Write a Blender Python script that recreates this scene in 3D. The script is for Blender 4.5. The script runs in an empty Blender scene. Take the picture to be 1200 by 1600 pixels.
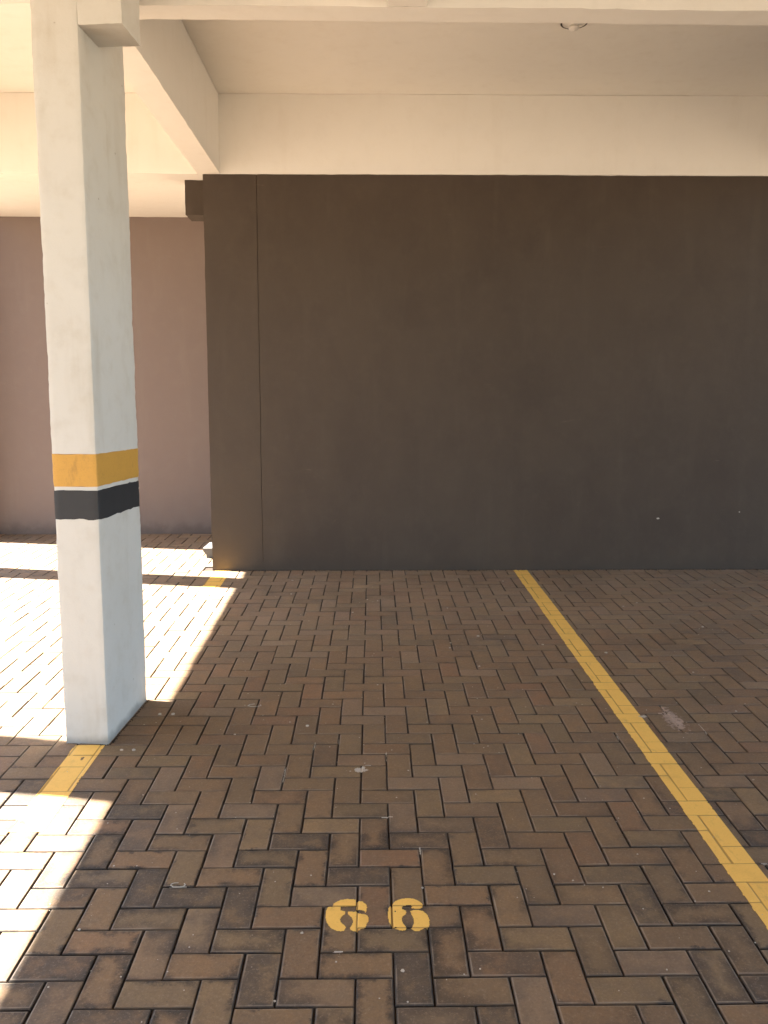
import bpy, bmesh, math, random
from mathutils import Vector, Matrix, noise
random.seed(66)
C = bpy.context.scene.collection
SC = bpy.context.scene
R = math.radians

# ------------------------------------------------------------------ camera
F_PX, PITCH, YAW, CAM_H, SLOPE = 1320.2, 0.1256, 0.0136, 1.5568, 0.0394
cam_d = bpy.data.cameras.new('camera')
cam = bpy.data.objects.new('camera', cam_d)
C.objects.link(cam)
cam.location = (0, 0, CAM_H)
cam.rotation_euler = (math.pi/2 - PITCH, 0, -YAW)
cam_d.sensor_fit = 'VERTICAL'
cam_d.sensor_height = 36.0
cam_d.lens = 36.0*F_PX/1600.0
cam_d.clip_start = 0.05
cam_d.clip_end = 600
SC.camera = cam

# ------------------------------------------------------------------ sky, sun, exposure
SUN_EL, SUN_AZ = 48.9, 10.5            # elevation; swing of the sun from -X towards +Y
w = bpy.data.worlds.new('World')
SC.world = w
w.use_nodes = True
nt = w.node_tree
nt.nodes.clear()
sky = nt.nodes.new('ShaderNodeTexSky')
sky.sky_type = 'NISHITA'
sky.sun_disc = False
sky.sun_elevation = R(SUN_EL)
sky.sun_rotation = R(270 + SUN_AZ)
bg = nt.nodes.new('ShaderNodeBackground')
bg.inputs['Strength'].default_value = 0.05
wo = nt.nodes.new('ShaderNodeOutputWorld')
nt.links.new(sky.outputs[0], bg.inputs[0])
nt.links.new(bg.outputs[0], wo.inputs[0])

sd = bpy.data.lights.new('sun', 'SUN')
sd.energy = 5.0
sd.angle = R(0.53)
sd.color = (1.0, 0.94, 0.85)
sun = bpy.data.objects.new('sun', sd)
C.objects.link(sun)
S = Vector((-math.cos(R(SUN_EL))*math.cos(R(SUN_AZ)), math.cos(R(SUN_EL))*math.sin(R(SUN_AZ)), math.sin(R(SUN_EL))))
sun.rotation_euler = (-S).to_track_quat('-Z', 'Y').to_euler()
sun.location = S*40

SC.view_settings.view_transform = 'Standard'
SC.view_settings.look = 'None'
SC.view_settings.exposure = 3.55
SC.view_settings.gamma = 1.0
SC.view_settings.use_curve_mapping = False
SC.render.engine = 'CYCLES'
SC.cycles.use_denoising = True
SC.cycles.max_bounces = 12
SC.cycles.diffuse_bounces = 8
SC.cycles.sample_clamp_indirect = 10.0

# ------------------------------------------------------------------ node helpers
class NT:
    def __init__(s, name):
        s.m = bpy.data.materials.new(name)
        s.m.use_nodes = True
        s.t = s.m.node_tree
        s.t.nodes.clear()
        s.out = s.n('ShaderNodeOutputMaterial')
        s.b = s.n('ShaderNodeBsdfPrincipled')
        s.l(s.b.outputs[0], s.out.inputs[0])
    def n(s, t, **k):
        x = s.t.nodes.new(t)
        for a, v in k.items():
            setattr(x, a, v)
        return x
    def l(s, a, b):
        s.t.links.new(a, b)
    def put(s, sock, v):
        if hasattr(v, 'is_output') or isinstance(v, bpy.types.NodeSocket):
            s.l(v, sock)
        else:
            sock.default_value = v
    def math(s, op, a, b=0.0, c=0.0, clamp=False):
        x = s.n('ShaderNodeMath', operation=op, use_clamp=clamp)
        s.put(x.inputs[0], a); s.put(x.inputs[1], b); s.put(x.inputs[2], c)
        return x.outputs[0]
    def ramp(s, v, a, b, c=0.0, d=1.0):
        x = s.n('ShaderNodeMapRange', interpolation_type='SMOOTHSTEP')
        s.put(x.inputs[0], v)
        for i, q in enumerate((a, b, c, d)):
            s.put(x.inputs[1+i], q)
        return x.outputs[0]
    def noise(s, vec, scale, detail=4, rough=0.55, dist=0.0):
        x = s.n('ShaderNodeTexNoise')
        s.l(vec, x.inputs['Vector'])
        x.inputs['Scale'].default_value = scale
        x.inputs['Detail'].default_value = detail
        x.inputs['Roughness'].default_value = rough
        x.inputs['Distortion'].default_value = dist
        return x.outputs[0]
    def mix(s, f, a, b, mode='MIX'):
        x = s.n('ShaderNodeMix', data_type='RGBA', blend_type=mode)
        s.put(x.inputs[0], f)
        for i, v in ((6, a), (7, b)):
            if isinstance(v, tuple):
                x.inputs[i].default_value = (v[0], v[1], v[2], 1)
            else:
                s.l(v, x.inputs[i])
        return x.outputs[2]
    def pos(s):
        return s.n('ShaderNodeNewGeometry').outputs['Position']
    def obj(s):
        return s.n('ShaderNodeTexCoord').outputs['Object']
    def scale(s, vec, sx, sy, sz):
        x = s.n('ShaderNodeMapping')
        s.l(vec, x.inputs[0])
        x.inputs['Scale'].default_value = (sx, sy, sz)
        return x.outputs[0]
    def bump(s, h, strength, dist, nrm=None):
        x = s.n('ShaderNodeBump')
        x.inputs['Strength'].default_value = strength
        x.inputs['Distance'].default_value = dist
        s.l(h, x.inputs['Height'])
        if nrm is not None:
            s.l(nrm, x.inputs['Normal'])
        return x.outputs[0]

def plaster(name, col, dirt, amount=0.5, pits=True, rough=0.85, spec=0.25, foot=0.0, scuff=False, footh=0.14):
    k = NT(name)
    p = k.pos()
    broad = k.noise(p, 1.3, 3)
    mott = k.noise(p, 9.0, 5, 0.65)
    fine = k.noise(p, 95.0, 4, 0.7)
    streak = k.noise(k.scale(p, 7, 7, 0.9), 1.0, 4, 0.6)
    c = k.mix(k.ramp(broad, 0.35, 0.7, 0, 0.10*amount), col, dirt)
    c = k.mix(k.ramp(mott, 0.45, 0.75, 0, 0.16*amount), c, dirt)
    c = k.mix(k.ramp(streak, 0.52, 0.75, 0, 0.22*amount), c, dirt)
    if pits:
        v = k.n('ShaderNodeTexVoronoi')
        k.l(p, v.inputs['Vector'])
        v.inputs['Scale'].default_value = 9.0
        v.inputs['Randomness'].default_value = 1.0
        gate = k.math('GREATER_THAN', k.noise(p, 4.0, 2), 0.50)
        spot = k.math('MULTIPLY', k.ramp(k.math('ADD', v.outputs['Distance'], k.math('MULTIPLY', fine, 0.06)), 0.035, 0.09, 1, 0), gate)
        c = k.mix(k.math('MULTIPLY', spot, 0.75), c, (dirt[0]*0.5, dirt[1]*0.5, dirt[2]*0.45))
    if scuff:        # cloudy roller patches, and rubbed places
        cl = k.noise(k.scale(p, 1.0, 1.0, 0.7), 2.2, 6, 0.62, 0.4)
        c = k.mix(k.ramp(cl, 0.42, 0.62, 0.0, 0.20), c, (col[0]*1.45, col[1]*1.5, col[2]*1.45))
        c = k.mix(k.ramp(cl, 0.46, 0.30, 0.0, 0.25), c, (col[0]*0.68, col[1]*0.66, col[2]*0.68))
        sc = k.noise(k.scale(p, 3.0, 3.0, 22.0), 1.0, 5, 0.7, 0.6)
        c = k.mix(k.math('MULTIPLY', k.ramp(sc, 0.66, 0.74, 0, 0.30), k.math('GREATER_THAN', k.noise(p, 1.7, 2), 0.52)), c, (col[0]*2.2, col[1]*2.3, col[2]*2.3))
    if foot:         # splash dirt above the ground
        sp = k.n('ShaderNodeSeparateXYZ'); k.l(p, sp.inputs[0])
        hgt = k.math('SUBTRACT', sp.outputs[2], k.math('MULTIPLY', sp.outputs[1], 0.0394))
        hh = k.math('ADD', hgt, k.math('MULTIPLY', k.math('SUBTRACT', mott, 0.5), footh*1.6))
        c = k.mix(k.ramp(hh, 0.0, footh, foot, 0.0), c, (0.05, 0.039, 0.030))
    k.l(c, k.b.inputs['Base Color'])
    k.b.inputs['Roughness'].default_value = rough
    k.b.inputs['Specular IOR Level'].default_value = spec
    n1 = k.bump(mott, 0.35, 0.006)
    n2 = k.bump(fine, 0.45, 0.0012, n1)
    k.l(n2, k.b.inputs['Normal'])
    return k.m

def paver_colour(k):
    """colour of the concrete pavers; u,v of the brick in metres from its centre come with the mesh"""
    p = k.pos()
    uv = k.n('ShaderNodeUVMap', uv_map='brick_uv').outputs[0]
    sep = k.n('ShaderNodeSeparateXYZ'); k.l(uv, sep.inputs[0])
    at = k.n('ShaderNodeAttribute', attribute_name='tone').outputs['Fac']
    oi = k.n('ShaderNodeObjectInfo').outputs['Random']
    rnd = k.math('FRACT', k.math('ADD', at, oi))
    rnd2 = k.math('FRACT', k.math('MULTIPLY', rnd, 17.31))
    rnd3 = k.math('FRACT', k.math('MULTIPLY', rnd, 41.77))
    # distance from the brick's edge
    du = k.math('SUBTRACT', 0.098, k.math('ABSOLUTE', sep.outputs[0]))
    dv = k.math('SUBTRACT', 0.048, k.math('ABSOLUTE', sep.outputs[1]))
    d = k.math('MINIMUM', du, dv)
    off = k.n('ShaderNodeCombineXYZ'); k.put(off.inputs[0], k.math('MULTIPLY', rnd, 37.0)); k.put(off.inputs[2], k.math('MULTIPLY', rnd2, 19.0))
    va = k.n('ShaderNodeVectorMath', operation='ADD'); k.l(p, va.inputs[0]); k.l(off.outputs[0], va.inputs[1])
    bp = va.outputs[0]
    cr = k.n('ShaderNodeValToRGB')
    k.l(rnd, cr.inputs[0])
    e = cr.color_ramp.elements
    cols = [(0.0, (0.208, 0.119, 0.057)), (0.15, (0.240, 0.143, 0.068)), (0.3, (0.197, 0.128, 0.064)), (0.45, (0.252, 0.141, 0.068)),
            (0.6, (0.222, 0.148, 0.073)), (0.72, (0.233, 0.122, 0.061)), (0.86, (0.175, 0.119, 0.062)), (1.0, (0.286, 0.185, 0.088))]
    e[0].position, e[0].color = cols[0][0], (*cols[0][1], 1)
    e[1].position, e[1].color = cols[-1][0], (*cols[-1][1], 1)
    for q, cc in cols[1:-1]:
        x = e.new(q); x.color = (*cc, 1)
    c = cr.outputs[0]
    m1 = k.noise(bp, 16.0, 5, 0.65)
    m2 = k.noise(bp, 60.0, 4, 0.7)
    grain = k.noise(bp, 300.0, 4, 0.8)
    c = k.mix(k.ramp(m1, 0.3, 0.75, 0.0, 0.55), c, (0.150, 0.108, 0.068))
    c = k.mix(k.ramp(m2, 0.5, 0.8, 0.0, 0.35), c, (0.30, 0.225, 0.165))
    c = k.mix(k.ramp(grain, 0.35, 0.8, 0.0, 0.5), c, (0.10, 0.08, 0.062))
    # big soot and tyre-mark areas, worn in most near the edges of each brick
    area = k.noise(p, 1.15, 3, 0.5)
    sepw = k.n('ShaderNodeSeparateXYZ'); k.l(p, sepw.inputs[0])
    near = k.ramp(sepw.outputs[1], 3.6, 1.9, 0.0, 0.24)
    left = k.math('MULTIPLY', k.ramp(sepw.outputs[0], 0.7, -0.5, 0.0, 0.24), k.ramp(sepw.outputs[1], 3.4, 2.5, 0.0, 1.0))
    a2 = k.math('ADD', area, k.math('ADD', near, left))
    wob = k.math('MULTIPLY', k.math('SUBTRACT', k.noise(bp, 21.0, 6, 0.68), 0.5), 0.085)
    dd = k.math('ADD', d, wob)
    reach = k.math('ADD', 0.006, k.math('MULTIPLY', k.math('POWER', rnd3, 1.2), 0.058))
    edge = k.ramp(dd, -0.006, k.math('MULTIPLY', reach, 1.25), 1.0, 0.0)
    soot = k.math('MULTIPLY', edge, k.ramp(a2, 0.50, 0.84, 0.08, 1.0))
    side = k.noise(bp, 6.5, 3, 0.5)
    soot = k.math('MULTIPLY', soot, k.ramp(side, 0.34, 0.56, 0.0, 1.0))
    c = k.mix(soot, c, (0.028, 0.023, 0.020))
    whole = k.math('MULTIPLY', k.math('GREATER_THAN', rnd2, 0.80), k.ramp(m1, 0.35, 0.6, 0.25, 0.75))
    c = k.mix(k.math('MULTIPLY', whole, k.ramp(a2, 0.40, 0.85, 0.15, 0.95)), c, (0.052, 0.044, 0.038))
    tone = k.ramp(k.noise(p, 2.1, 4, 0.6), 0.32, 0.68, 0.0, 1.0)
    c = k.mix(k.math('MULTIPLY', tone, 0.28), c, (0.088, 0.066, 0.045))
    c = k.mix(k.ramp(rnd3, 0.75, 1.0, 0.0, 0.35), c, (0.27, 0.195, 0.135))
    # coarse sandy grain and little dark pores of the concrete
    g2 = k.noise(bp, 130.0, 5, 0.8)
    c = k.mix(k.ramp(g2, 0.50, 0.72, 0.0, 0.55), c, (0.085, 0.064, 0.048))
    c = k.mix(k.ramp(g2, 0.48, 0.30, 0.0, 0.45), c, (0.33, 0.25, 0.18))
    # brighter far floor put into the colour: patchy lightening towards the wall
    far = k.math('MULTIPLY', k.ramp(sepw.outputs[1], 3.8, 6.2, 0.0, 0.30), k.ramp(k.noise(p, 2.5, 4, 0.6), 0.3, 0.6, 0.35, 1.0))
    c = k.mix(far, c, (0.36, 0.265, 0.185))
    # grime packed into the arris beside every joint
    c = k.mix(k.ramp(k.math('ADD', d, k.math('MULTIPLY', k.math('SUBTRACT', g2, 0.5), 0.006)), 0.0004, 0.0034, 0.68, 0.0), c, (0.032, 0.025, 0.020))
    # pale dust along some edges
    dust = k.math('MULTIPLY', k.math('MULTIPLY', k.ramp(d, 0.002, 0.004, 0, 1), k.ramp(d, 0.005, 0.0075, 1, 0)), k.ramp(k.noise(p, 7.0, 4, 0.6), 0.42, 0.62, 0.0, 0.55))
    c = k.mix(dust, c, (0.27, 0.22, 0.17))
    return c, m2, grain, bp, p

def mat_paver():
    k = NT('concrete_paver')
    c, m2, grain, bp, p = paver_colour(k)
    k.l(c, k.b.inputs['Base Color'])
    k.l(k.ramp(m2, 0.3, 0.8, 0.55, 0.8), k.b.inputs['Roughness'])
    k.b.inputs['Specular IOR Level'].default_value = 0.35
    n1 = k.bump(m2, 0.5, 0.002)
    n2 = k.bump(grain, 0.7, 0.0012, n1)
    k.l(n2, k.b.inputs['Normal'])
    return k.m

def mat_paint(name, col, worn):
    k = NT(name)
    p = k.pos()
    m = k.noise(p, 14.0, 5, 0.65)
    f = k.noise(p, 160.0, 4, 0.7)
    c = k.mix(k.ramp(m, 0.45, 0.75, 0, 0.45), col, worn)
    c = k.mix(k.ramp(f, 0.5, 0.8, 0, 0.4), c, (worn[0]*0.55, worn[1]*0.55, worn[2]*0.6))
    gr = k.n('ShaderNodeAttribute', attribute_name='groove').outputs['Fac']      # grime lying in the painted joints
    c = k.mix(k.ramp(gr, 0.0015, 0.0055, 0, 0.62), c, (0.20, 0.12, 0.04))
    rub = k.noise(k.scale(p, 3.0, 1.2, 1.0), 6.0, 6, 0.7)
    c = k.mix(k.ramp(rub, 0.56, 0.74, 0, 0.45), c, (worn[0]*0.5, worn[1]*0.52, worn[2]*0.75))
    k.l(c, k.b.inputs['Base Color'])
    k.b.inputs['Roughness'].default_value = 0.6
    k.l(k.bump(f, 0.4, 0.0008), k.b.inputs['Normal'])
    return k.m

def mat_simple(name, col, rough=0.8, metal=0.0, var=0.3, sc=30.0):
    k = NT(name)
    p = k.pos()
    m = k.noise(p, sc, 5, 0.65)
    c = k.mix(k.ramp(m, 0.35, 0.75, 0, var), col, (col[0]*0.55, col[1]*0.55, col[2]*0.55))
    k.l(c, k.b.inputs['Base Color'])
    k.b.inputs['Roughness'].default_value = rough
    k.b.inputs['Metallic'].default_value = metal
    k.l(k.bump(m, 0.3, 0.001), k.b.inputs['Normal'])
    return k.m

M_WHITE = plaster('cream_painted_plaster', (0.61, 0.605, 0.575), (0.36, 0.30, 0.21), 1.1, foot=0.5, footh=0.05)
M_CEIL = plaster('cream_ceiling_paint', (0.80, 0.78, 0.735), (0.45, 0.38, 0.28), 0.32, pits=False)
M_BROWN = plaster('brown_wall_paint', (0.059, 0.043, 0.032), (0.105, 0.083, 0.063), 0.7, pits=False, rough=0.74, spec=0.35, foot=0.45, scuff=True)
M_BROWN2 = plaster('taupe_wall_paint', (0.20, 0.155, 0.138), (0.25, 0.21, 0.185), 0.8, pits=False, rough=0.8, foot=0.35)
M_YBAND = mat_paint('amber_band_paint', (0.58, 0.315, 0.055), (0.50, 0.27, 0.05))
M_BBAND = mat_paint('black_band_paint', (0.022, 0.0235, 0.027), (0.034, 0.035, 0.038))
M_YLINE = mat_paint('yellow_ground_paint', (0.80, 0.49, 0.11), (0.66, 0.39, 0.085))
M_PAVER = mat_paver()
M_SAND = mat_simple('joint_sand', (0.042, 0.027, 0.017), 0.95, 0, 0.6, 60)
M_EARTH = mat_simple('outer_paving', (0.22, 0.17, 0.115), 0.9, 0, 0.3, 5)
M_MORTAR = mat_simple('dried_mortar', (0.44, 0.40, 0.34), 0.9, 0, 0.3, 60)
M_RUBBLE = mat_simple('broken_brick_dust', (0.33, 0.245, 0.19), 0.9, 0, 0.5, 90)
M_CONC = mat_simple('raw_concrete', (0.13, 0.13, 0.125), 0.9, 0, 0.35, 14)
M_DARK = mat_simple('dark_socket', (0.03, 0.027, 0.023), 0.6)
M_LAMPW = mat_simple('white_enamel', (0.78, 0.76, 0.72), 0.35, 0, 0.05)

# ------------------------------------------------------------------ object helpers
def link(name, me, mat=None, parent=None, smooth=None):
    if mat is not None and not me.materials:
        me.materials.append(mat)
    if smooth is not None:
        for f in me.polygons:
            f.use_smooth = True
        me.set_sharp_from_angle(angle=smooth)
    o = bpy.data.objects.new(name, me)
    C.objects.link(o)
    o.parent = parent
    return o

def tag(o, label=None, cat=None, group=None, kind=None):
    if label: o['label'] = label
    if cat: o['category'] = cat
    if group: o['group'] = group
    if kind: o['kind'] = kind
    return o

def empty(name, loc):
    o = bpy.data.objects.new(name, None)
    C.objects.link(o)
    o.location = loc
    o.empty_display_size = 0.1
    return o

def nz(x, y, z, s, seed=0.0):
    return noise.noise(Vector((x*s + seed, y*s + seed*0.7, z*s - seed)))

def rough_box(name, mat, x0, x1, y0, y1, z0, z1, step=0.06, amp=0.0015, parent=None, origin=None, zlow=None):
    """box of plaster with slightly wavy faces and uneven arrises; zlow(x, y) may set the underside"""
    nx = max(1, min(160, round((x1-x0)/step))); ny = max(1, min(90, round((y1-y0)/step))); nzz = max(1, min(90, round((z1-z0)/step)))
    idx = {}; vs = []; fs = []
    ox, oy, oz = origin or ((x0+x1)/2, (y0+y1)/2, z0)
    def V(i, j, k):
        q = (i, j, k)
        if q not in idx:
            x = x0+(x1-x0)*i/nx; y = y0+(y1-y0)*j/ny; z = z0+(z1-z0)*k/nzz
            if zlow is not None:
                zb = zlow(x, y); z = zb + (z1-zb)*k/nzz
            edge = (i in (0, nx)) + (j in (0, ny)) + (k in (0, nzz))
            a = amp*(1.0 if edge < 2 else 1.5)
            d = [a*(nz(x, y, z, 3.0, 5.0+3*c) + 0.8*nz(x, y, z, 11.0, 1.0+7*c) + (0.9*nz(x, y, z, 37.0, 2.0+5*c) if edge >= 2 else 0)) for c in range(3)]
            idx[q] = len(vs); vs.append((x+d[0]-ox, y+d[1]-oy, z+d[2]-oz))
        return idx[q]
    for i in range(nx):
        for k in range(nzz):
            fs.append((V(i, 0, k), V(i+1, 0, k), V(i+1, 0, k+1), V(i, 0, k+1)))
            fs.append((V(i, ny, k), V(i, ny, k+1), V(i+1, ny, k+1), V(i+1, ny, k)))
    for j in range(ny):
        for k in range(nzz):
            fs.append((V(0, j, k), V(0, j, k+1), V(0, j+1, k+1), V(0, j+1, k)))
            fs.append((V(nx, j, k), V(nx, j+1, k), V(nx, j+1, k+1), V(nx, j, k+1)))
    for i in range(nx):
        for j in range(ny):
            fs.append((V(i, j, 0), V(i, j+1, 0), V(i+1, j+1, 0), V(i+1, j, 0)))
            fs.append((V(i, j, nzz), V(i+1, j, nzz), V(i+1, j+1, nzz), V(i, j+1, nzz)))
    me = bpy.data.meshes.new(name)
    me.from_pydata(vs, [], fs)
    o = link(name, me, mat, parent, smooth=R(50))
    if parent is None:
        o.location = (ox, oy, oz)
    else:
        o.location = Vector((ox, oy, oz)) - parent.location
    return o

def gz(y):
    return SLOPE*y

# ------------------------------------------------------------------ the paving
ANG = math.atan(SLOPE)
CA = math.cos(ANG)
X0, Y0 = -0.0461, 1.9288         # a herringbone corner read off the photograph
P = 0.1                           # pitch of the pavers
HL, HW = 0.0977, 0.0477           # half length / width before jitter
COLX0, COLX1 = -1.30, -1.083
BV, BD = 0.0055, 0.0036

floor = link('floor', bpy.data.meshes.new('sand_bed'), M_SAND)
tag(floor, 'brown herringbone block paving of the parking bays', kind='structure')
floor.rotation_euler = (ANG, 0, 0)
bm = bmesh.new()
gx = [-7 + 0.5*i for i in range(29)]
gy = [-3.2 + 0.5*i for i in range(24)]
gv = [[bm.verts.new((x, y, -0.0105)) for x in gx] for y in gy]
for j in range(len(gy)-1):
    for i in range(len(gx)-1):
        bm.faces.new((gv[j][i], gv[j][i+1], gv[j+1][i+1], gv[j+1][i]))
bm.to_mesh(floor.data); bm.free()

ground_bm = bmesh.new()
for q in ((-150, -150), (150, -150), (150, 150), (-150, 150)):
    ground_bm.verts.new((q[0], q[1], -0.022))
ground_bm.faces.new(ground_bm.verts)
gme = bpy.data.meshes.new('ground'); ground_bm.to_mesh(gme); ground_bm.free()
ground = link('ground', gme, M_EARTH)
ground.rotation_euler = (ANG, 0, 0)
tag(ground, 'paved yard around the covered parking', kind='structure')

cells = {}
bricks = []
def add_brick(ix0, ix1, jy0, jy1, cut=None):
    """cells [ix0,ix1) x [jy0,jy1); cut = explicit rectangle in world x,y"""
    if cut:
        ax, bx, ay, by = cut
    else:
        ax, bx = X0+P*ix0, X0+P*ix1
        ay, by = Y0+P*jy0, Y0+P*jy1
    b = dict(cx=(ax+bx)/2, cy=(ay+by)/2, hx=(bx-ax)/2-0.0022, hy=(by-ay)/2-0.0019,
             dz=random.gauss(0, 0.0007), tx=random.gauss(0, 0.004), ty=random.gauss(0, 0.004),
             rz=random.gauss(0, 0.004), ex=random.gauss(0, 0.0005), ey=random.gauss(0, 0.0005), full=cut is None, tone=random.random())
    bricks.append(b)
    for i in range(ix0, ix1):
        for j in range(jy0, jy1):
            cells.setdefault((i, j), []).append(b)
    return b
J0, J1 = -46, 62
I0, I1 = -62, 62
YMAX = 8.14
for j in range(J0, J1):
    for i in range(I0, I1):
        if (i - (j+2)) % 4 == 0:
            r = (i, i+2, j, j+1)
        elif (i - (j+1)) % 4 == 0:
            r = (i, i+1, j, j+2)
        else:
            continue
        ax, bx, ay, by = X0+P*r[0], X0+P*r[1], Y0+P*r[2], Y0+P*r[3]
        if by < -3.0 or ay > YMAX: continue
        cut = None
        # the main wall stands on the ground from y = 6.59, right of x = -1.265
        if bx > -1.262 and by > 6.588:
            if ay < 6.588:
                cut = (ax, bx, ay, 6.588)
            elif ax < -1.262:
                cut = (ax, -1.266, ay, by)
            else:
                continue
        if by > YMAX: cut = (ax, bx, ay, YMAX)
        # strip beside the column: short courses laid across between x = -1.146 and -0.946
        rx0, rx1, ry0, ry1 = -1.1461, -0.9461, 3.3288, 3.9288
        if bx > rx0+.01 and ax < rx1-.01 and by > ry0+.01 and ay < ry1-.01:
            if bx > rx1+.01: cut = (rx1, bx, ay, by)
            elif ax < rx0-.01: cut = (ax, rx0, ay, by)
            elif ay < ry0-.01: cut = (ax, bx, ay, ry0)
            elif by > ry1+.01: cut = (ax, bx, ry1, by)
            else: continue
        if cut and (cut[1]-cut[0] < 0.02 or cut[3]-cut[2] < 0.02): continue
        add_brick(*r, cut=cut)
for j in range(14, 20):
    ay, by = Y0+P*j, Y0+P*(j+1)
    add_brick(-11, -9, j, j+1, cut=(-1.1461, -0.9461, ay, by))

def brick_geo(hx, hy, jit=0.0, rng=None):
    """top, two bevel steps and sides: 13 quads + corner points, 26 triangles"""
    rng = rng or random
    t = [(-1, -1), (1, -1), (1, 1), (-1, 1)]
    rings = [(BV, 0.0), (BV*0.4, -BD*0.30), (0.0, -BD), (0.0, -0.03)]
    vs = []
    js = [(rng.uniform(-jit, jit), rng.uniform(-jit, jit)) for _ in t]
    for ins, z in rings:
        for (sx, sy), (jx, jy) in zip(t, js):
            vs.append((sx*(hx-ins)+jx, sy*(hy-ins)+jy, z))
    fs = [(0, 1, 2, 3)]
    for r in range(3):
        for a in range(4):
            b = (a+1) % 4
            fs.append((r*4+b, r*4+a, (r+1)*4+a, (r+1)*4+b))
    return vs, fs

def brick_matrix(b):
    return (Matrix.Translation((b['cx']+b['ex'], b['cy']/CA+b['ey'], b['dz'])) @ Matrix.Rotation(b['rz'], 4, 'Z')
            @ Matrix.Rotation(b['tx'], 4, 'X') @ Matrix.Rotation(b['ty'], 4, 'Y'))

def set_uv(me, uvs):
    lay = me.uv_layers.new(name='brick_uv')
    for l in me.loops:
        lay.data[l.index].uv = uvs[l.vertex_index]

def project(x, y, z):
    z -= CAM_H
    c, s = math.cos(YAW), math.sin(YAW)
    xr, yr = c*x-s*y, s*x+c*y
    d = yr*math.cos(PITCH)-z*math.sin(PITCH)
    if d <= 0.1: return None
    return 600+F_PX*xr/d, 800+F_PX*(-yr*math.sin(PITCH)-z*math.cos(PITCH))/d, d

vis = []
for b in bricks:
    q = project(b['cx'], b['cy'], gz(b['cy']))
    if q and -30 < q[0] < 1230 and q[1] < 1640:
        hid = 95 < q[0] < 225 and b['cy'] > 3.95
        if not hid:
            vis.append((q[2], id(b)))
vis.sort()
chosen = {i for _, i in vis[:296]}
variants = {}
def variant(kind, n):
    key = (kind, n)
    if key not in variants:
        rng = random.Random(hash(key[1])+(7 if kind else 0))
        vs, fs = brick_geo(0.0978 if kind else 0.0478, 0.0481 if kind else 0.0981, 0.0007, rng)
        me = bpy.data.meshes.new('paver')
        me.from_pydata(vs, [], fs)
        set_uv(me, [((v[0], v[1]) if kind else (v[1], v[0])) for v in vs])
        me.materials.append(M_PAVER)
        variants[key] = me
    return variants[key]
sv, sf, suv, stone = [], [], [], []
for b in bricks:
    horiz = b['hx'] > b['hy']
    if id(b) in chosen:
        if b['full']:
            me = variant(horiz, random.randrange(6))
        else:
            vs, fs = brick_geo(b['hx'], b['hy'], 0.0006)
            me = bpy.data.meshes.new('paver')
            me.from_pydata(vs, [], fs)
            set_uv(me, [((v[0], v[1]) if horiz else (v[1], v[0])) for v in vs])
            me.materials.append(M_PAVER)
        o = bpy.data.objects.new('paver', me)
        C.objects.link(o)
        o.parent = floor
        o.matrix_local = brick_matrix(b)
    else:
        vs, fs = brick_geo(b['hx'], b['hy'], 0.0007)
        mt = brick_matrix(b)
        n0 = len(sv)
        for v in vs:
            sv.append(tuple(mt @ Vector(v)))
            suv.append((v[0], v[1]) if horiz else (v[1], v[0]))
            stone.append(b['tone'])
        for f in fs:
            sf.append(tuple(n0+a for a in f))
me = bpy.data.meshes.new('paving_field')
me.from_pydata(sv, [], sf)
set_uv(me, suv)
at = me.attributes.new('tone', 'FLOAT', 'POINT')
at.data.foreach_set('value', stone)
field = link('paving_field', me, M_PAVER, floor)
field['kind'] = 'stuff'

# height of the paving surface (floor space), used to lay paint over it
def surf(x, y):
    i = math.floor((x-X0)/P); j = math.floor((y-Y0)/P)
    best = -0.0085
    for b in cells.get((i, j), ()):
        dx, dy = x-b['cx']-b['ex'], y-b['cy']-b['ey']
        c, s = math.cos(b['rz']), math.sin(b['rz'])
        u, v = c*dx+s*dy, -s*dx+c*dy
        d = min(b['hx']-abs(u), b['hy']-abs(v))
        if d < 0: continue
        z = b['dz'] + b['tx']*v - b['ty']*u
        if d < BV*0.4: z -= BD*(1-0.7*d/(BV*0.4))
        elif d < BV: z -= BD*0.3*(1-(d-BV*0.4)/(BV*0.6))
        best = max(best, z)
    return best

def drape(name, x0, x1, y0, y1, rx, ry, inside, mat, parent=None, lift=0.0009, origin=None):
    """thin coat of paint following bricks and joints"""
    nx, ny = round((x1-x0)/rx), round((y1-y0)/ry)
    ox, oy = origin or ((x0+x1)/2, (y0+y1)/2)
    hs = {}
    def h(i, j):
        if (i, j) not in hs:
            hs[(i, j)] = surf(x0+i*rx, y0+j*ry)
        return hs[(i, j)]
    idx = {}; vs = []; fs = []; gv_ = []
    oz = gz(oy)
    def V(i, j):
        if (i, j) not in idx:
            z = max(h(i, j), h(i-1, j), h(i+1, j), h(i, j-1), h(i, j+1)) + lift
            gv_.append(max(0.0, -h(i, j)))
            x, y = x0+i*rx, y0+j*ry
            idx[(i, j)] = len(vs)
            vs.append((x-ox, y-oy-SLOPE*z, gz(y)+z-oz))
        return idx[(i, j)]
    for i in range(nx):
        for j in range(ny):
            if inside(x0+(i+.5)*rx, y0+(j+.5)*ry):
                fs.append((V(i, j), V(i+1, j), V(i+1, j+1), V(i, j+1)))
    me = bpy.data.meshes.new(name)
    me.from_pydata(vs, [], fs)
    me.attributes.new('groove', 'FLOAT', 'POINT').data.foreach_set('value', gv_)
    o = link(name, me, mat, parent, smooth=R(60))
    o.location = Vector((ox, oy, oz)) - (parent.location if parent else Vector((0, 0, 0)))
    return o

def wobble(y, seed):
    return 0.0022*nz(0, y, 0, 9, seed) + 0.0018*nz(0, y, 0, 45, seed)

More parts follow.
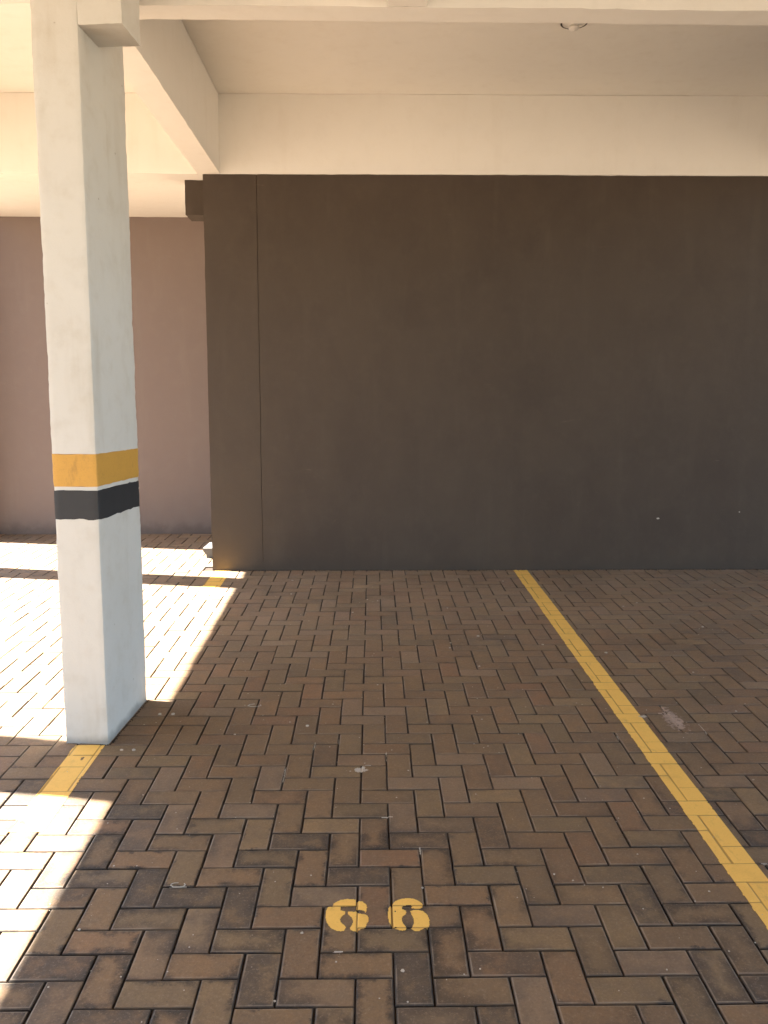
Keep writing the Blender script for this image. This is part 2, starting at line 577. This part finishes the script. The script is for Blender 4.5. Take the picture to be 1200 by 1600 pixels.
def line_in(xa, xb, seed, gaps=0.0):
    def f(x, y):
        if not (xa+wobble(y, seed) < x < xb+wobble(y, seed+9)): return False
        if gaps and nz(x, y, 0, 30, seed) + 0.6*nz(x, y, 0, 9, seed+3) > gaps: return False
        return True
    return f
ln = drape('painted_line', 1.108, 1.232, 1.7, 6.586, 0.0026, 0.0026, line_in(1.1149, 1.2248, 3.0, 0.98), M_YLINE)
tag(ln, 'long yellow bay line running over the pavers to the dark brown wall on the right', 'line', 'yellow bay lines on the paving')
la = drape('painted_line', -1.262, -1.106, 2.75, 3.424, 0.0035, 0.0035, line_in(-1.252, -1.130, 13.0, 0.75), M_YLINE)
tag(la, 'short faded yellow bay line ending at the foot of the white column', 'line', 'yellow bay lines on the paving')
lb = drape('painted_line', -1.262, -1.106, 5.85, 6.586, 0.005, 0.005, line_in(-1.245, -1.118, 23.0, 0.8), M_YLINE)
tag(lb, 'far yellow bay line crossing the thin shadow band near the corner of the brown wall', 'line', 'yellow bay lines on the paving')

# stencilled 66, outlines read in the photograph and laid on the ground where they stand
def ground_of(px, py):
    u, v = (px-600)/F_PX, (py-800)/F_PX
    yr = math.cos(PITCH)-v*math.sin(PITCH); zz = -math.sin(PITCH)-v*math.cos(PITCH)
    c, s = math.cos(-YAW), math.sin(-YAW)
    rx_, ry_ = c*u-s*yr, s*u+c*yr
    t = CAM_H/(SLOPE*ry_-zz)
    return rx_*t, ry_*t
def poly(pts):
    return [ground_of(480+a/5.4545, 1380+b/5.4545) for a, b in pts]
def pin(x, y, pg):
    r = False; n = len(pg); k = n-1
    for i in range(n):
        xi, yi = pg[i]; xk, yk = pg[k]
        if (yi > y) != (yk > y) and x < (xk-xi)*(y-yi)/(yk-yi)+xi: r = not r
        k = i
    return r
D1 = [poly(q) for q in (
    [(215, 194), (225, 178), (240, 165), (265, 151), (290, 142), (320, 137), (350, 135), (385, 137), (414, 143), (414, 198), (300, 200)],
    [(420, 158), (440, 154), (470, 158), (492, 174), (507, 192), (511, 212), (508, 236), (496, 254), (486, 240), (470, 234), (420, 228)],
    [(285, 203), (180, 203), (167, 225), (160, 250), (157, 285), (161, 320), (170, 345), (186, 367), (205, 385), (228, 400), (255, 410), (290, 414), (312, 408), (325, 392), (329, 374), (316, 360), (298, 345), (284, 332), (278, 315), (286, 300), (300, 280), (326, 262), (326, 244), (284, 235)],
    [(343, 244), (400, 248), (420, 243), (440, 262), (470, 266), (500, 270), (515, 283), (523, 303), (520, 330), (506, 350), (502, 372), (470, 384), (448, 398), (428, 411), (395, 413), (370, 405), (361, 388), (380, 362), (390, 340), (388, 315), (378, 295), (362, 280), (345, 262)])]
D2 = [poly(q) for q in (
    [(722, 192), (732, 170), (748, 155), (775, 141), (805, 132), (840, 128), (875, 128), (905, 133), (935, 142), (960, 157), (978, 174), (985, 190), (920, 193), (860, 182), (830, 188), (790, 193)],
    [(890, 196), (985, 198), (980, 211), (955, 220), (925, 221), (890, 215)],
    [(705, 196), (810, 194), (808, 222), (835, 232), (845, 250), (838, 268), (815, 282), (806, 300), (808, 325), (820, 350), (838, 368), (846, 385), (838, 400), (812, 406), (780, 400), (745, 386), (718, 365), (697, 335), (688, 300), (687, 255), (693, 220)],
    [(882, 240), (905, 231), (945, 230), (980, 239), (1010, 257), (1030, 282), (1041, 312), (1042, 345), (1038, 372), (1005, 380), (985, 390), (958, 408), (925, 410), (900, 402), (886, 388), (898, 368), (910, 345), (910, 312), (900, 285), (886, 266)])]
num = empty('painted_number', (0.007, 2.285, gz(2.285)))
tag(num, 'yellow stencilled bay number 66 sprayed on the pavers in the foreground', 'bay number')
for pgs in (D1, D2):
    xs = [q[0] for pg in pgs for q in pg]; ys = [q[1] for pg in pgs for q in pg]
    def ins(x, y, pgs=pgs):
        a = x+0.0012*nz(x, y, 0, 120, 4); b = y+0.0012*nz(x, y, 0, 120, 8)
        return any(pin(a, b, pg) for pg in pgs) and nz(x, y, 0, 70, 2) < 0.8
    d = drape('digit', min(xs)-.004, max(xs)+.004, min(ys)-.004, max(ys)+.004, 0.002, 0.002, ins, M_YLINE, num)

# ------------------------------------------------------------------ columns
BEAM_Z, CEIL_Z, STUB_Z = 3.27, 3.84, 2.993
def column_profile(wd, dp):
    pts = []
    hw, hd, r = wd/2, dp/2, 0.004
    def side(a, b, n):
        for i in range(n):
            t = i/n
            pts.append((a[0]+(b[0]-a[0])*t, a[1]+(b[1]-a[1])*t))
    cor = [(-hw, -hd), (hw, -hd), (hw, hd), (-hw, hd)]
    dirs = [(1, 0), (0, 1), (-1, 0), (0, -1)]
    for k in range(4):
        a, b = cor[k], cor[(k+1) % 4]
        d = dirs[k]
        pa = (a[0]+d[0]*r, a[1]+d[1]*r); pb = (b[0]-d[0]*r, b[1]-d[1]*r)
        L = math.hypot(pb[0]-pa[0], pb[1]-pa[1])
        side(pa, pb, max(2, round(L/0.02)))
        pts.append(pb)
        e = dirs[(k+1) % 4]
        pts.append((b[0]-d[0]*r*0.3+e[0]*r*0.3, b[1]-d[1]*r*0.3+e[1]*r*0.3))
    return pts

def column_shell(name, wd, dp, z0, z1, mat, parent, off=0.0, ragged=0.0, seed=0.0, step=0.022):
    prof = column_profile(wd+2*off, dp+2*off)
    n = max(4, round((z1-z0)/step))
    vs, fs = [], []
    N = len(prof)
    for r in range(n+1):
        for (x, y) in prof:
            z = z0+(z1-z0)*r/n
            if ragged and r in (0, n):
                z += ragged*(nz(x, y, z, 25, seed)+0.8*nz(x, y, z, 80, seed+2))
            L = math.hypot(x/(wd/2), y/(dp/2))
            corner = min(wd/2+off-abs(x), dp/2+off-abs(y)) < 0.02 and (wd/2-abs(x) < 0.02 and dp/2-abs(y) < 0.02)
            a = 0.0016*nz(x, y, z, 4.0, 3) + 0.0010*nz(x, y, z, 14, 6) + (0.0016*nz(x, y, z, 42, 9) - 0.006*max(0, nz(x, y, z, 26, 4)-0.33) if corner else 0)
            sx = (1 if x > 0 else -1) if abs(x) > wd/2-0.012 else 0
            sy = (1 if y > 0 else -1) if abs(y) > dp/2-0.012 else 0
            vs.append((x+sx*a, y+sy*a, z))
    for r in range(n):
        for k in range(N):
            b = (k+1) % N
            fs.append((r*N+k, r*N+b, (r+1)*N+b, (r+1)*N+k))
    fs.append(tuple(range(N))[::-1]); fs.append(tuple(n*N+k for k in range(N)))
    me = bpy.data.meshes.new(name)
    me.from_pydata(vs, [], fs)
    return link(name, me, mat, parent, smooth=R(28))

CROT = -R(4.0)
cc = Vector((-1.1915, 3.684))           # centre of the near column
def make_column(cx, cy, rot, dp, label):
    root = empty('concrete_column', (cx, cy, gz(cy)))
    root.rotation_euler = (0, 0, rot)
    tag(root, label, 'column', 'white columns with amber and black bands')
    g = gz(cy)
    column_shell('shaft', 0.182, dp, -0.02, 3.835-g, M_WHITE, root)
    column_shell('painted_band', 0.182, dp, 1.229-g, 1.360-g, M_YBAND, root, 0.0011, 0.003, 3)['label'] = 'amber band painted round the column'
    column_shell('painted_band', 0.182, dp, 1.094-g, 1.212-g, M_BBAND, root, 0.0011, 0.005, 7)['label'] = 'charcoal band painted round the column'
    return root
col = make_column(cc.x, cc.y, CROT, 0.491, 'near white concrete column with amber and black bands standing on the yellow bay line')
# bracket at the head of the near column (rotated with it)
g = gz(cc.y)
def box_mesh(name, dims, mat, parent, loc, step=0.05, amp=0.0015):
    o = rough_box(name, mat, -dims[0]/2, dims[0]/2, -dims[1]/2, dims[1]/2, 0, dims[2], step, amp, None, (0, 0, 0))
    o.parent = parent
    o.location = loc
    return o
box_mesh('bracket', (0.172, 0.205, 0.85), M_WHITE, col, (0.091+0.0855, -0.2455+0.1025+0.0012, STUB_Z-g), 0.02, 0.0012)

make_column(-3.57, 3.66, 0, 0.43, 'white column at the open left edge, in line with the near column')
make_column(-3.57, 6.665, 0, 0.27, 'white column at the open left edge, in line with the brown wall')

# ------------------------------------------------------------------ beams, ceiling, walls
XL, XR, YF = -3.66, 5.6, -6.0
tag(rough_box('ceiling', M_CEIL, XL, XR, YF, 8.34, CEIL_Z, CEIL_Z+0.22, 0.12, 0.0015), 'cream painted slab ceiling over the parking bays', kind='structure')
tag(rough_box('ceiling_beam', M_CEIL, -1.3013, -1.1347, 3.90, 6.582, BEAM_Z, CEIL_Z-0.003, 0.05, 0.0018),
    'deep cream beam running from the near column back to the brown wall', 'beam')
tag(rough_box('ceiling_beam', M_CEIL, -3.48, XR-.2, 3.905, 4.045, BEAM_Z+.002, CEIL_Z-0.003, 0.05, 0.002, zlow=lambda x, y: BEAM_Z+.002-0.003*(x+1)),
    'cream cross beam along the top edge of the photo', 'beam')
tag(rough_box('ceiling_beam', M_CEIL, 0.067, 0.242, 0.2, 3.902, BEAM_Z, CEIL_Z-0.003, 0.06, 0.0015),
    'narrow cream rib meeting the cross beam at the top centre', 'beam')
edge_beam = tag(rough_box('ceiling_beam', M_CEIL, XL, -3.48, YF, 6.55, BEAM_Z, CEIL_Z-0.003, 0.1, 0.0015),
    'cream edge beam along the open left side of the roof', 'beam')
tag(rough_box('ceiling_beam', M_CEIL, 3.42, 3.60, YF, 6.58, BEAM_Z-.003, CEIL_Z-0.003, 0.1, 0.0015),
    'cream beam on the far right between parking bays', 'beam')
tag(rough_box('ceiling_beam', M_CEIL, -3.61, XR-.1, 6.584, 6.76, BEAM_Z, CEIL_Z-0.002, 0.05, 0.0016),
    'long cream beam resting on top of the dark brown wall', 'beam')
tag(rough_box('soffit', M_CEIL, -3.61, -1.2, 6.765, 8.138, BEAM_Z+0.018, BEAM_Z+0.2, 0.08, 0.0015), 'cream lowered ceiling over the left recess', kind='structure')
edge_beam.rotation_euler = (0, 0, -0.020)
edge_beam.location.x -= 0.071
# thin drip moulding on the cross beam face, left of the rib
tag(rough_box('drip_moulding', M_CEIL, -0.93, 0.062, 3.885, 3.9035, BEAM_Z+0.032, BEAM_Z+0.05, 0.05, 0.001), 'thin moulding strip on the cross beam left of the rib', 'moulding')

tag(rough_box('light_blocker_wall', M_BROWN2, -3.84, -3.665, YF, -0.3, -0.3, 3.26, 0.15, 0.0015), 'unseen taupe wall added behind the viewpoint on the left to cut the front light', 'wall')  # added out of view to hold back sun and fill from the left
WX = -1.265
wall = empty('brown_wall', (0.9, 6.67, gz(6.6)))
tag(wall, 'large smooth dark brown wall closing the parking bays, with a thin upright joint', 'wall')
JX = -0.8656
rough_box('wall_panel', M_BROWN, WX, JX-0.0022, 6.59, 6.74, gz(6.59)-0.02, BEAM_Z-.002, 0.05, 0.0014, wall)['label'] = 'narrow end panel left of the joint'
rough_box('wall_panel', M_BROWN, JX+0.0022, XR-.1, 6.59, 6.74, gz(6.59)-0.02, BEAM_Z-.002, 0.05, 0.0014, wall)['label'] = 'wide panel right of the joint'
rough_box('joint_backing', M_BROWN, JX-0.003, JX+0.003, 6.597, 6.72, gz(6.59)+0.10, BEAM_Z-.01, 0.05, 0.0003, wall)
rough_box('joint_plug', M_BROWN, JX-0.0032, JX+0.0032, 6.5905, 6.7, gz(6.59)-0.01, gz(6.59)+0.098, 0.05, 0.0003, wall)

fl = drape('mortar_fillet', WX+0.004, 3.35, 6.570, 6.589, 0.008, 0.0035,
           lambda x, y: y > 6.581+0.004*nz(x, y, 0, 14, 2)+0.005*nz(x, y, 0, 50, 5) and nz(x, 0, 0, 6, 8) > -0.25, M_RUBBLE, wall, 0.0015)
fl['kind'] = 'stuff'
bk = tag(rough_box('recess_wall', M_BROWN2, -3.84, -1.0, 8.14, 8.32, gz(8.14)-0.02, 3.42, 0.08, 0.0016), 'taupe wall at the back of the left recess behind the column', 'wall')
tag(rough_box('side_pier', M_BROWN2, -3.84, -3.68, 7.80, 8.137, gz(7.9)-0.02, 3.26, 0.08, 0.0016), 'taupe pier at the outer end of the recess wall', 'pier')
tag(rough_box('overhead_bracket', M_BROWN, -1.438, -1.15, 6.765, 7.0, 3.012, BEAM_Z+0.015, 0.03, 0.0016),
    'brown square bracket under the recess ceiling at the end of the brown wall', 'bracket')
# flared concrete foot behind the wall end
bm = bmesh.new()
zb = gz(7.05)
foot = []
for (z, ins) in ((zb-0.02, 0.030), (zb+0.03, 0.026), (zb+0.06, 0.004), (zb+0.085, 0.0), (zb+0.088, 0.006)):
    foot.append([bm.verts.new((x, y, z)) for x, y in ((-1.43+ins, 7.03+ins*0.5), (-1.08, 7.03+ins*0.5), (-1.08, 7.33), (-1.43+ins, 7.33))])
for a, b in zip(foot, foot[1:]):
    for i in range(4):
        j = (i+1) % 4
        bm.faces.new((a[i], a[j], b[j], b[i]))
bm.faces.new(foot[-1]); bm.faces.new(foot[0][::-1])
fm = bpy.data.meshes.new('concrete_foot'); bm.to_mesh(fm); bm.free()
tag(link('concrete_foot', fm, M_CONC, smooth=R(30)), 'small flared grey concrete block peeping out behind the foot of the brown wall', 'block')

# ceiling lamp socket, half hidden by the cross beam
def lathe(name, prof, mat, parent, seg=40):
    vs, fs = [], []
    for r, z in prof:
        for s in range(seg):
            a = 2*math.pi*s/seg
            vs.append((r*math.cos(a), r*math.sin(a), z))
    for i in range(len(prof)-1):
        for s in range(seg):
            t = (s+1) % seg
            fs.append((i*seg+s, i*seg+t, (i+1)*seg+t, (i+1)*seg+s))
    me = bpy.data.meshes.new(name)
    me.from_pydata(vs, [], fs)
    return link(name, me, mat, parent, smooth=R(40))
lamp = empty('ceiling_lamp', (1.218, 5.398, CEIL_Z))
tag(lamp, 'small round unlit ceiling lamp half hidden above the cross beam', 'lamp')
lathe('rim', [(0.071, 0.0), (0.081, 0.0), (0.081, -0.003), (0.077, -0.005), (0.071, -0.004), (0.071, 0.0)], M_DARK, lamp)
lathe('reflector', [(0.070, -0.004), (0.055, -0.001), (0.03, -0.0005), (0.0005, -0.0005)], M_LAMPW, lamp)
lathe('bulb', [(0.014, 0.0), (0.018, -0.012), (0.030, -0.022), (0.032, -0.03), (0.022, -0.040), (0.0005, -0.044)], M_LAMPW, lamp, 24)

# ------------------------------------------------------------------ marks and crumbs on the paving
def blob_in(cx, cy, rx, ry, seed, thr=0.0, f=60):
    def q(x, y):
        d = math.hypot((x-cx)/rx, (y-cy)/ry)
        return d + 0.75*nz(x, y, 0, f, seed) + 0.4*nz(x, y, 0, f*2.5, seed+3) < 0.72
    return q
def splash(name, cx, cy, rx, ry, seed, mat, label, cat, f=60, res=0.0025, lift=0.0014):
    o = drape(name, cx-rx*1.5, cx+rx*1.5, cy-ry*1.5, cy+ry*1.5, res, res, blob_in(cx, cy, rx, ry, seed, f=f), mat, None, lift)
    return tag(o, label, cat)
splash('paint_splash', -0.05, 3.19, 0.035, 0.030, 4, M_MORTAR, 'pale dried paint splash in the middle of the bay', 'splash')
splash('mortar_smear', 1.36, 3.66, 0.045, 0.155, 8, M_RUBBLE, 'pinkish smear of broken mortar right of the long yellow line', 'smear')
splash('mortar_smear', 1.234, 3.694, 0.022, 0.014, 15, M_MORTAR, 'small white mortar dab touching the right edge of the yellow line', 'smear')
# white mortar left in joints near the splash
def strip(x, y, vert, ln_, seed, wd=0.0035):
    if vert:
        return drape('joint_mortar', x-0.006, x+0.006, y, y+ln_, 0.002, 0.004, lambda a, b: abs(a-x-0.001*nz(a, b, 0, 60, seed)) < wd*(0.6+0.9*nz(a, b, 0, 45, seed+1)), M_MORTAR, None, 0.0012)
    return drape('joint_mortar', x, x+ln_, y-0.006, y+0.006, 0.004, 0.002, lambda a, b: abs(b-y-0.001*nz(a, b, 0, 60, seed)) < wd*(0.6+0.9*nz(a, b, 0, 45, seed+1)), M_MORTAR, None, 0.0012)
def keep_largest(o):
    bm = bmesh.new(); bm.from_mesh(o.data); bm.verts.ensure_lookup_table()
    seen = {}; comps = []
    for v in bm.verts:
        if v.index in seen: continue
        st = [v]; comp = []; seen[v.index] = 1
        while st:
            a = st.pop(); comp.append(a)
            for e_ in a.link_edges:
                b = e_.other_vert(a)
                if b.index not in seen:
                    seen[b.index] = 1; st.append(b)
        comps.append(comp)
    comps.sort(key=len)
    for c_ in comps[:-1]:
        bmesh.ops.delete(bm, geom=c_, context='VERTS')
    bm.to_mesh(o.data); bm.free()
sts = []
def gx_(px, py): return ground_of(px, py)
for (px, py, vert, L, sd_) in ((530, 1168, 1, 0.16, 1), (545, 1199, 0, 0.09, 2), (487, 1185, 1, 0.19, 3), (604, 1190, 1, 0.12, 4), (440, 1222, 1, 0.13, 5), (575, 1277, 0, 0.09, 6),
                               (1108, 1150, 1, 0.12, 7), (985, 1160, 1, 0.10, 8), (660, 1340, 1, 0.06, 9), (520, 1484, 0, 0.06, 10), (265, 1385, 0, 0.05, 11), (1190, 1350, 0, 0.05, 12)):
    x, y = gx_(px, py)
    if vert: x = X0 + P*round((x-X0)/P)
    else: y = Y0 + P*round((y-Y0)/P)
    o = strip(x, y, vert, L, sd_*3.1, 0.0024)
    keep_largest(o)
    if len(o.data.polygons) < 3:
        bpy.data.objects.remove(o)
    else:
        sts.append((o, sd_))
JL = {1: 'thin white mortar line in the joint just above the pale paint splash', 2: 'short crosswise mortar trace touching the pale paint splash', 3: 'long thin mortar line in the joint left of the pale paint splash',
      4: 'thin mortar line in the joint right of the pale paint splash', 5: 'faint mortar line in the joint farther left and nearer than the paint splash', 6: 'short crosswise mortar trace on the near side of the paint splash',
      7: 'thin mortar line in the joint right of the pinkish mortar smear', 8: 'short mortar line in the joint just left of the long yellow line', 9: 'small mortar fleck line in the joint above the bay number 66',
      10: 'short crosswise mortar trace just below the bay number 66', 11: 'short crosswise mortar trace near the sunlit edge at lower left', 12: 'short crosswise mortar trace right of the long yellow line near the photo edge'}
for o, q in sts:
    tag(o, JL[q], 'mortar', 'white mortar remains in the joints')

# curled flake (pale ring) in the shade right of the column
def flake(name, px, py, r, seed, label, cat, open_=1.6, th=0.0014, mat=M_MORTAR):
    x, y = ground_of(px, py)
    vs, fs = [], []
    n = 26
    for i in range(n+1):
        a = open_ + (2*math.pi-open_*0.6)*i/n
        rr = r*(1+0.25*nz(math.cos(a), math.sin(a), 0, 2, seed))
        for dr, dz in ((-th, 0.0), (-th*0.3, th*1.3), (th*0.7, th*1.1), (th, 0.0)):
            vs.append(((rr+dr)*math.cos(a)*1.35, (rr+dr)*math.sin(a)*0.8, dz+0.0012))
    for i in range(n):
        for k in range(3):
            fs.append((i*4+k, (i+1)*4+k, (i+1)*4+k+1, i*4+k+1))
    me = bpy.data.meshes.new(name); me.from_pydata(vs, [], fs)
    o = link(name, me, mat, smooth=R(60))
    o.location = (x, y, gz(y)+0.001)
    return tag(o, label, cat)
flake('dried_ring', 398, 1103, 0.022, 3, 'pale dried ring mark on the pavers right of the column', 'mark')
flake('dried_ring', 278, 1384, 0.016, 9, 'pale curled mark on the pavers near the sunlit edge', 'mark')

# scattered small white pellets and grit
rng = random.Random(5)
pv, pf = [], []
def pebble(x, y, r, flat=0.45):
    z = gz(y) + max(surf(x, y), -0.003)
    n0 = len(pv)
    k = 6
    a0 = rng.random()*6
    for zz, s in ((0.0, 1.0), (r*flat, 0.8)):
        for i in range(k):
            a = a0+2*math.pi*i/k
            q = r*s*rng.uniform(0.75, 1.2)
            pv.append((x+q*math.cos(a), y+q*math.sin(a), z+zz))
    pv.append((x, y, z+r*flat*1.2))
    for i in range(k):
        j = (i+1) % k
        pf.append((n0+i, n0+j, n0+k+j, n0+k+i))
        pf.append((n0+k+i, n0+k+j, n0+2*k))
for px, py, r in ((480, 1134, .008), (590, 1070, .005), (453, 1128, .004), (520, 1100, .004), (283, 1385, .005), (457, 907, .008), (455, 928, .007), (551, 957, .007), (574, 937, .006), (590, 939, .006),
                  (786, 908, .009), (704, 1004, .007), (747, 994, .009), (703, 1012, .006), (699, 950, .006), (753, 1124, .005), (749, 1041, .006), (995, 942, .008), (974, 948, .007), (1098, 980, .008),
                  (947, 1020, .009), (1083, 1051, .006), (848, 1007, .008), (638, 1204, .004), (486, 1368, .003), (866, 1366, .004), (1108, 1393, .0035), (1005, 1420, .003), (472, 1458, .005), (629, 1517, .006), (637, 1566, .003),
                  (429, 1563, .004), (250, 1116, .009), (270, 1116, .010), (190, 1172, .007), (209, 1172, .009), (367, 1147, .006), (1117, 922, .007), (1063, 795, 0), (178, 1353, .004), (189, 1526, .003), (124, 1452, .005), (660, 1386, .005), (1150, 1112, .006)):
    if r:
        pebble(*ground_of(px, py), r)
for i in range(900):
    y = 1.8 + 4.75*rng.random()**0.8; x = rng.uniform(-1.0, 1.0)*(0.55+0.48*y)
    if -1.32 < x < -1.06 and 3.3 < y < 4.0: continue
    pebble(x, y, rng.choice((0.0008, 0.0012, 0.0016, 0.0022, 0.003)))
pme = bpy.data.meshes.new('white_grit'); pme.from_pydata(pv, [], pf)
tag(link('white_grit', pme, M_MORTAR), 'tiny pale specks of grit scattered over the pavers', 'grit', kind='stuff')

# dark dirt collected along the foot of the walls and the column
dv, df = [], []
def dirt(x, y, r):
    z = gz(y)
    n0 = len(dv)
    a0 = rng.random()*6
    for i in range(5):
        a = a0+2*math.pi*i/5
        q = r*rng.uniform(0.7, 1.2)
        dv.append((x+q*math.cos(a), y+q*math.sin(a)*0.8, z-0.002))
    dv.append((x, y, z+r*0.7))
    for i in range(5):
        df.append((n0+i, n0+(i+1) % 5, n0+5))
for i in range(2600):
    x = rng.uniform(WX, 3.4)
    dirt(x, 6.586-abs(rng.gauss(0, 0.008)), rng.uniform(0.002, 0.006))
for i in range(420):
    t = rng.random()
    dirt(-1.112+0.034*t+abs(rng.gauss(0, .004)), 3.435+0.49*t, rng.uniform(0.002, 0.0045))
for i in range(130):
    t = rng.random()
    dirt(-1.30+0.185*t, 3.447-0.015*t-abs(rng.gauss(0, .003)), rng.uniform(0.0015, 0.004))
dme = bpy.data.meshes.new('wall_foot_dirt'); dme.from_pydata(dv, [], df)
tag(link('wall_foot_dirt', dme, M_SAND), 'dark dirt gathered along the foot of the wall and the column', 'dirt', kind='stuff')

# chips and scratches on the walls
def chip(x, y, z, w_, h_, label, seed, mat=M_MORTAR):
    vs = [(0, -0.0018, 0)]
    n = 9
    for i in range(n):
        a = 2*math.pi*i/n
        r = 1+0.5*nz(math.cos(a), math.sin(a), seed, 2, seed)
        vs.append((w_*math.cos(a)*r, 0.0, h_*math.sin(a)*r))
    me = bpy.data.meshes.new('plaster_chip')
    me.from_pydata(vs, [], [(0, (i+1) % n+1, i+1) for i in range(n)])
    o = link('plaster_chip', me, mat)
    o.location = (x, y, z)
    return tag(o, label, 'chip')
chip(2.255, 6.5885, 0.67, 0.012, 0.006, 'small white chip low on the right part of the brown wall', 3)
chip(2.899, 6.5885, 0.72, 0.006, 0.004, 'tiny pale chip low at the right edge of the brown wall', 6)
